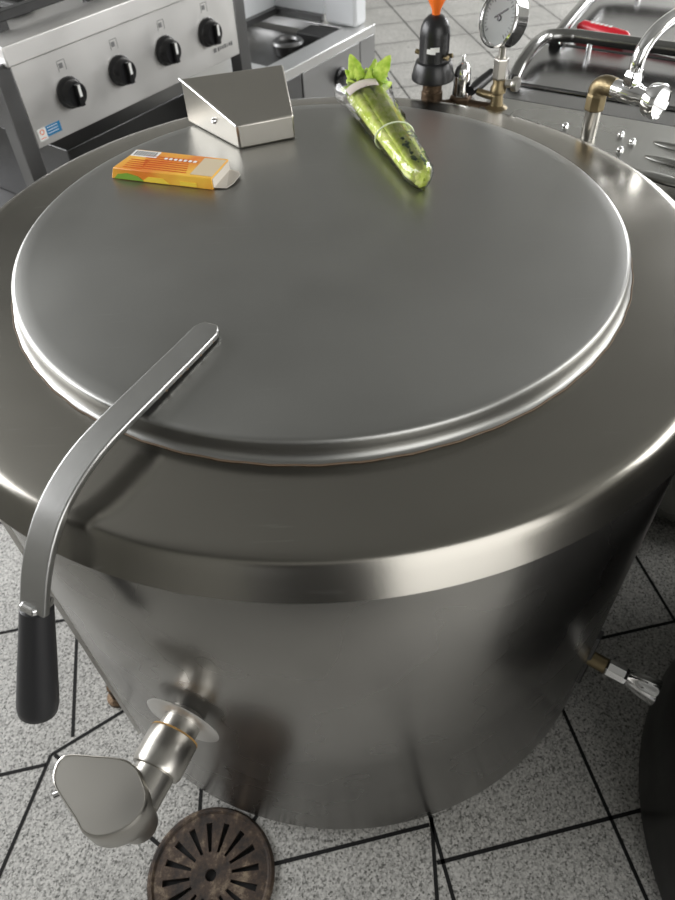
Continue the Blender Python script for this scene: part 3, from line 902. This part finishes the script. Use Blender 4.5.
for i in range(seg):
    slab(bm, i, i + 1, 0.009, R2)
    slab(bm, i, i + 1, R3, 0.092)
    if i % 6 not in (0, 5):
        slab(bm, i, i + 1, R2, R3)
bmesh.ops.remove_doubles(bm, verts=bm.verts, dist=0.0001)
obj('grate', bm, M['rust'], DR, smooth=False)
bm = NB(); lathe(bm, [(0.092, 0.001), (0.092, 0.0078), (0.095, 0.0105), (0.099, 0.0105), (0.1025, 0.007), (0.1035, 0.001)], Mt, 96, cap=False)
obj('outer_ring', bm, M['rust'], DR)
bm = NB(); lathe(bm, [(0.0, 0.0012), (0.094, 0.0012)], Mt, 64, cap=False)
obj('pit', bm, M['grout'], DR)

# ------------------------------------------------------------------ gas range, upper left
SD = 51.0
FR = Matrix.Translation((-0.608, 0.748, 0)) @ Matrix.Rotation(rad(SD), 4, 'Z')     # x along the front, y away from the viewer
SLen, SDep = 0.68, 0.80
G = thing('gas_range', FR @ Vector((SLen / 2, SDep / 2, 0)), 'stainless gas range on an open stand with four black knobs in a row', 'range')
bm = NB(); box(bm, (SLen / 2, 0.012 / 2 + 0.002, 0.716), (SLen, 0.012, 0.174), FR)
fpnl = obj('control_panel', bm, M['cook'], G, bevel=0.001)
bm = NB(); box(bm, (SLen / 2 - 0.003, 0.03, 0.822), (SLen + 0.022, 0.085, 0.040), FR)
obj('front_band', bm, M['cook'], G, bevel=0.003)
bm = NB(); box(bm, (SLen / 2, SDep / 2 + 0.04, 0.815), (SLen + 0.01, SDep - 0.06, 0.024), FR)
obj('hob', bm, M['cook'], G, bevel=0.003)
bm = NB(); box(bm, (SLen / 2, SDep / 2 + 0.02, 0.724), (SLen - 0.01, SDep - 0.05, 0.155), FR)
obj('burner_box', bm, M['leg'], G, bevel=0.002)
for (lx, ly) in ((-0.022, 0.02), (SLen + 0.016, 0.02), (-0.022, SDep - 0.03), (SLen + 0.016, SDep - 0.03)):
    bm = NB(); box(bm, (lx, ly, 0.405), (0.040, 0.040, 0.81), FR)
    obj('leg', bm, M['leg'], G, bevel=0.002)
bm = NB(); box(bm, (SLen / 2, SDep / 2, 0.30), (SLen, SDep - 0.05, 0.03), FR)
box(bm, (SLen * 0.60, SDep * 0.55, 0.42), (SLen * 0.72, SDep * 0.7, 0.21), FR)
obj('lower_shelf', bm, M['dark_steel'], G, bevel=0.003)
for i in range(4):
    kx = 0.118 + i * 0.150; kz = 0.711
    kp = FR @ Vector((kx, 0.002, kz))
    kd_ = (FR.to_3x3() @ Vector((0, -1, 0)))
    KMx = FR @ Matrix.Translation((kx, 0.002, kz)) @ Matrix.Rotation(rad(90), 4, 'X')
    bm = NB(); lathe(bm, [(0.0, 0.0), (0.033, 0.0), (0.034, 0.003), (0.032, 0.009), (0.0285, 0.012), (0.0265, 0.026), (0.024, 0.029), (0.0, 0.029)], KMx, 40)
    kn = obj('knob', bm, M['black'], fpnl)
    bm = NB(); box(bm, (0, 0, 0.033), (0.012, 0.045, 0.014), KMx)
    obj('finger_grip', bm, M['black'], kn, bevel=0.002)
    bm = NB(); box(bm, (0.0, 0.010, 0.0405), (0.0065, 0.024, 0.0012), KMx)
    obj('pointer', bm, M['white'], kn, smooth=False)
    bm = NB(); box(bm, (-0.002, 0.056, 0.0003), (0.010, 0.010, 0.0006), KMx)
    for q in (-0.010, 0.010): box(bm, (q, 0.055, 0.0002), (0.0012, 0.020, 0.0004), KMx)
    box(bm, (0, 0.066, 0.0002), (0.020, 0.0012, 0.0004), KMx)
    obj('burner_symbol', bm, M['grey'], fpnl, smooth=False)
PM = FR @ Matrix.Rotation(rad(90), 4, 'X')      # x along, y up, z toward viewer
bm = NB(); box(bm, (0.050, 0.656, -0.0015), (0.040, 0.022, 0.0008), PM)
st_ = obj('blue_sticker', bm, M['blue'], fpnl, smooth=False)
bm = NB(); 
for q in range(3): box(bm, (0.048, 0.663 - q * 0.006, -0.0008), (0.028, 0.0014, 0.0006), PM)
obj('sticker_print', bm, M['whitepl'], st_, smooth=False)
bm = NB(); box(bm, (0.019, 0.654, -0.0015), (0.022, 0.026, 0.0008), PM)
st2 = obj('white_sticker', bm, M['white'], fpnl, smooth=False)
bm = NB(); lathe(bm, [(0.004, 0), (0.005, 0.0005), (0.006, 0)], PM @ Matrix.Translation((0.019, 0.659, -0.001)), 16, cap=False)
box(bm, (0.019, 0.646, -0.001), (0.014, 0.0015, 0.0006), PM)
obj('sticker_symbol', bm, M['orange'], st2, smooth=False)
bm = NB()
bx_ = SLen - 0.095
box(bm, (bx_, 0.663, -0.0015), (0.010, 0.010, 0.0008), PM)
for q, wv in enumerate((6, 5, 5, 6, 3, 5, 6)):
    box(bm, (bx_ + 0.013 + q * 0.0085, 0.6625 + (0.0008 if q % 2 else 0), -0.0015), (wv * 0.001, 0.0075 if q % 3 else 0.0095, 0.0008), PM)
obj('maker_lettering', bm, M['grey'], fpnl, smooth=False)
# grates and burners on the hob
for gi in range(2):
    gx = 0.17 + gi * 0.34
    bm = NB()
    z = 0.868
    for yy in (0.075, 0.365, 0.66): box(bm, (gx, yy, z), (0.31, 0.022, 0.018), FR)
    for xx in (-0.145, 0.145): box(bm, (gx + xx, 0.367, z), (0.018, 0.60, 0.016), FR)
    for xx in (-0.055, 0.055): box(bm, (gx + xx, 0.367, z), (0.012, 0.60, 0.014), FR)
    for xx in (-0.12, 0.12):
        for yy in (0.075, 0.66): box(bm, (gx + xx, yy, z - 0.022), (0.03, 0.02, 0.036), FR)
    obj('grate', bm, M['cast'], G, bevel=0.002)
    for yy in (0.22, 0.51):
        bm = NB(); lathe(bm, [(0.0, 0.825), (0.050, 0.825), (0.052, 0.840), (0.040, 0.846), (0.038, 0.855), (0.030, 0.860), (0.0, 0.860)], FR @ Matrix.Translation((gx, yy, 0)), 32)
        obj('burner', bm, M['cast'], G)

# ------------------------------------------------------------------ low stock-pot stove behind
L0 = Vector((0.234, 1.883))                     # front right corner (z 0.5)
FQ = Matrix.Translation((-0.19, 1.345, 0)) @ Matrix.Rotation(rad(51.5), 4, 'Z')
QL = 0.695
Q = thing('stockpot_stove', FQ @ Vector((QL / 2, 0.3, 0)), 'low pale steel ring-burner stove beyond the kettle, with one black knob', 'stove')
bm = NB()
box(bm, (QL / 2, 0.04, 0.485), (QL, 0.08, 0.03), FQ); box(bm, (QL / 2, 0.55, 0.485), (QL, 0.10, 0.03), FQ)
box(bm, (0.10, 0.29, 0.485), (0.20, 0.44, 0.03), FQ); box(bm, (QL - 0.045, 0.29, 0.485), (0.09, 0.44, 0.03), FQ)
obj('worktop', bm, steel('pale_worktop', (0.80, 0.80, 0.79), 0.3, 0.4), Q, bevel=0.002)
bm = NB(); box(bm, (0.365, 0.29, 0.452), (0.46, 0.46, 0.01), FQ)
obj('burner_tray', bm, M['dark_steel'], Q, bevel=0.002)
for i, (x0, x1) in enumerate(((0.0, 0.270), (0.278, 0.60), (0.606, QL))):
    bm = NB(); box(bm, ((x0 + x1) / 2, 0.012, 0.27), (x1 - x0, 0.02, 0.40), FQ)
    dpn = obj('front_panel', bm, M['mid'] if i else M['leg'], Q, bevel=0.002)
    if i == 1: knp = dpn
bm = NB(); box(bm, (QL / 2, 0.31, 0.26), (QL - 0.01, 0.57, 0.38), FQ); obj('body', bm, M['leg'], Q)
bm = NB(); KM2 = FQ @ Matrix.Translation((0.478, 0.002, 0.395)) @ Matrix.Rotation(rad(90), 4, 'X')
lathe(bm, [(0.0, 0.0), (0.030, 0.0), (0.030, 0.010), (0.024, 0.014), (0.022, 0.032), (0.0, 0.033)], KM2, 28)
obj('knob', bm, M['black'], knp)
bm = NB(); RM = FQ @ Matrix.Translation((0.424, 0.175, 0))
lathe(bm, [(0.032, 0.492), (0.036, 0.499), (0.050, 0.499), (0.055, 0.492), (0.052, 0.482), (0.045, 0.458), (0.030, 0.458), (0.032, 0.492)], RM, 40, cap=False)
lathe(bm, [(0.0, 0.485), (0.014, 0.485), (0.016, 0.458)], RM, 24, cap=False)
obj('ring_burner', bm, M['leg'], Q)
bm = NB(); box(bm, (0.545, 0.13, 0.474), (0.085, 0.14, 0.05), FQ); obj('side_grate', bm, M['cast'], Q, bevel=0.004)
# white corner guard standing on the stove
bm = NB()
V_ = FQ
box(bm, (0.51, 0.40, 0.745), (0.27, 0.010, 0.45), V_)
box(bm, (0.642, 0.29, 0.745), (0.010, 0.225, 0.45), V_)
tg = tag(obj('splash_guard', bm, M['whitepl'], bevel=0.001), 'white upright corner guard standing around the ring burner', 'splash guard')
bm = NB()
box(bm, (0.51, 0.386, 0.510), (0.27, 0.022, 0.020), V_); box(bm, (0.628, 0.29, 0.510), (0.022, 0.225, 0.020), V_)
obj('bottom_rail', bm, M['leg'], tg, bevel=0.001)
bm = NB(); box(bm, (0.652, 0.095, 0.60), (0.07, 0.13, 0.199), V_)
tag(obj('plastic_tub', bm, M['whitepl'], bevel=0.012), 'white translucent tub on the right end of the stove', 'tub')

# ------------------------------------------------------------------ braising pan, upper right
P0 = 0.700
T = thing('braising_pan', KD @ Vector((0.6, 1.1, 0)), 'rectangular steel braising pan with tubular rails, right behind the kettle', 'braising pan')
bm = NB(); box(bm, (0.60, P0 + 0.40, 0.37), (1.20, 0.80, 0.74), KD)
obj('body', bm, M['pan'], T, bevel=0.004)
bm = NB(); box(bm, (0.60, 0.666, 0.742), (1.20, 0.064, 0.046), KD); obj('front_lip', bm, M['pan'], T, bevel=0.002)
for (u0_, u1_) in ((P0, 0.925), (0.932, P0 + 0.80)):
    bm = NB(); box(bm, (0.60, (u0_ + u1_) / 2, 0.757), (1.20, u1_ - u0_, 0.026), KD)
    ld = obj('lid', bm, M['pan'], T, bevel=0.005, seg=3)
zr = 0.800
def rail(s0, ua, ub, zr):
    return smooth_path([kd(s0, ua, 0.772), kd(s0, ua + 0.03, zr - 0.012), kd(s0, (ua + ub) / 2, zr), kd(s0, ub - 0.05, zr), kd(s0 + 0.008, ub - 0.018, zr), kd(s0 + 0.045, ub, zr), kd(s0 + 0.12, ub + 0.003, zr), kd(0.65, ub, zr), kd(1.15, ub, zr)], 8)
for (s0, ua, ub) in ((0.012, P0 + 0.01, 0.895), (0.024, 0.915, 1.30)):
    bm = NB(); tube(bm, rail(s0, ua, ub, zr), 0.0125, 18)
    rl = obj('rail', bm, M['rail'], T)
    for ss in (0.10, 0.50, 0.90):
        bm = NB(); tube(bm, [kd(ss, ub, 0.768), kd(ss, ub, zr)], 0.006, 12)
        obj('standoff', bm, M['chrome'], rl)
# red handled tool on the pan
rz = 0.7715
KR = KD
bm = NB(); tube(bm, [kd(0.045, 1.005, rz + 0.012), kd(0.055, 1.002, rz + 0.014), kd(0.10, 0.989, rz + 0.014), kd(0.150, 0.975, rz + 0.013), kd(0.162, 0.971, rz + 0.010)], [0.008, 0.0135, 0.0135, 0.012, 0.006], 14)
rt = thing('red_tool', kd(0.12, 0.98, rz), 'red-handled tool with white lettering lying on the braising pan', 'tool')
o_ = obj('handle', bm, M['red'], rt)
bm = NB(); tube(bm, [kd(0.155, 0.972, rz + 0.007), kd(0.29, 0.935, rz + 0.006)], [0.007, 0.0055], 10)
obj('shaft', bm, M['pink'], rt)
bm = NB()
for q in range(5): box(bm, (0.075 + q * 0.010, 0.994 - q * 0.0029, rz + 0.0275), (0.007, 0.007, 0.001), KD)
obj('white_lettering', bm, M['white'], rt, smooth=False)

# ------------------------------------------------------------------ second kettle, lower right
K2 = thing('boiling_kettle', (0.930, -0.620, 0), 'dark second kettle partly in view at the lower right edge', 'kettle')
K2m = Matrix.Translation((0.930, -0.620, 0))
bm = NB(); lathe(bm, [(0.0, 0.012), (0.470, 0.012), (0.475, 0.022), (0.475, 0.775), (0.0, 0.775)], K2m, 120)
obj('body', bm, M['black_steel'], K2, angle=50)
bm = NB(); lathe(bm, [(0.36, 0.785), (0.36, 0.797), (0.45, 0.7975), (0.470, 0.7925), (0.480, 0.785), (0.492, 0.762), (0.490, 0.762), (0.476, 0.778), (0.36, 0.785)], K2m, 120, cap=False)
obj('rim', bm, M['rim'], K2, angle=60)
bm = NB(); lathe(bm, [(0.0, 0.8295), (0.3745, 0.8255), (0.3850, 0.8205), (0.3905, 0.8045), (0.4010, 0.8), (0.401, 0.797), (0.0, 0.797)], K2m, 120, cap=False)
obj('lid', bm, M['lid'], K2, angle=60)
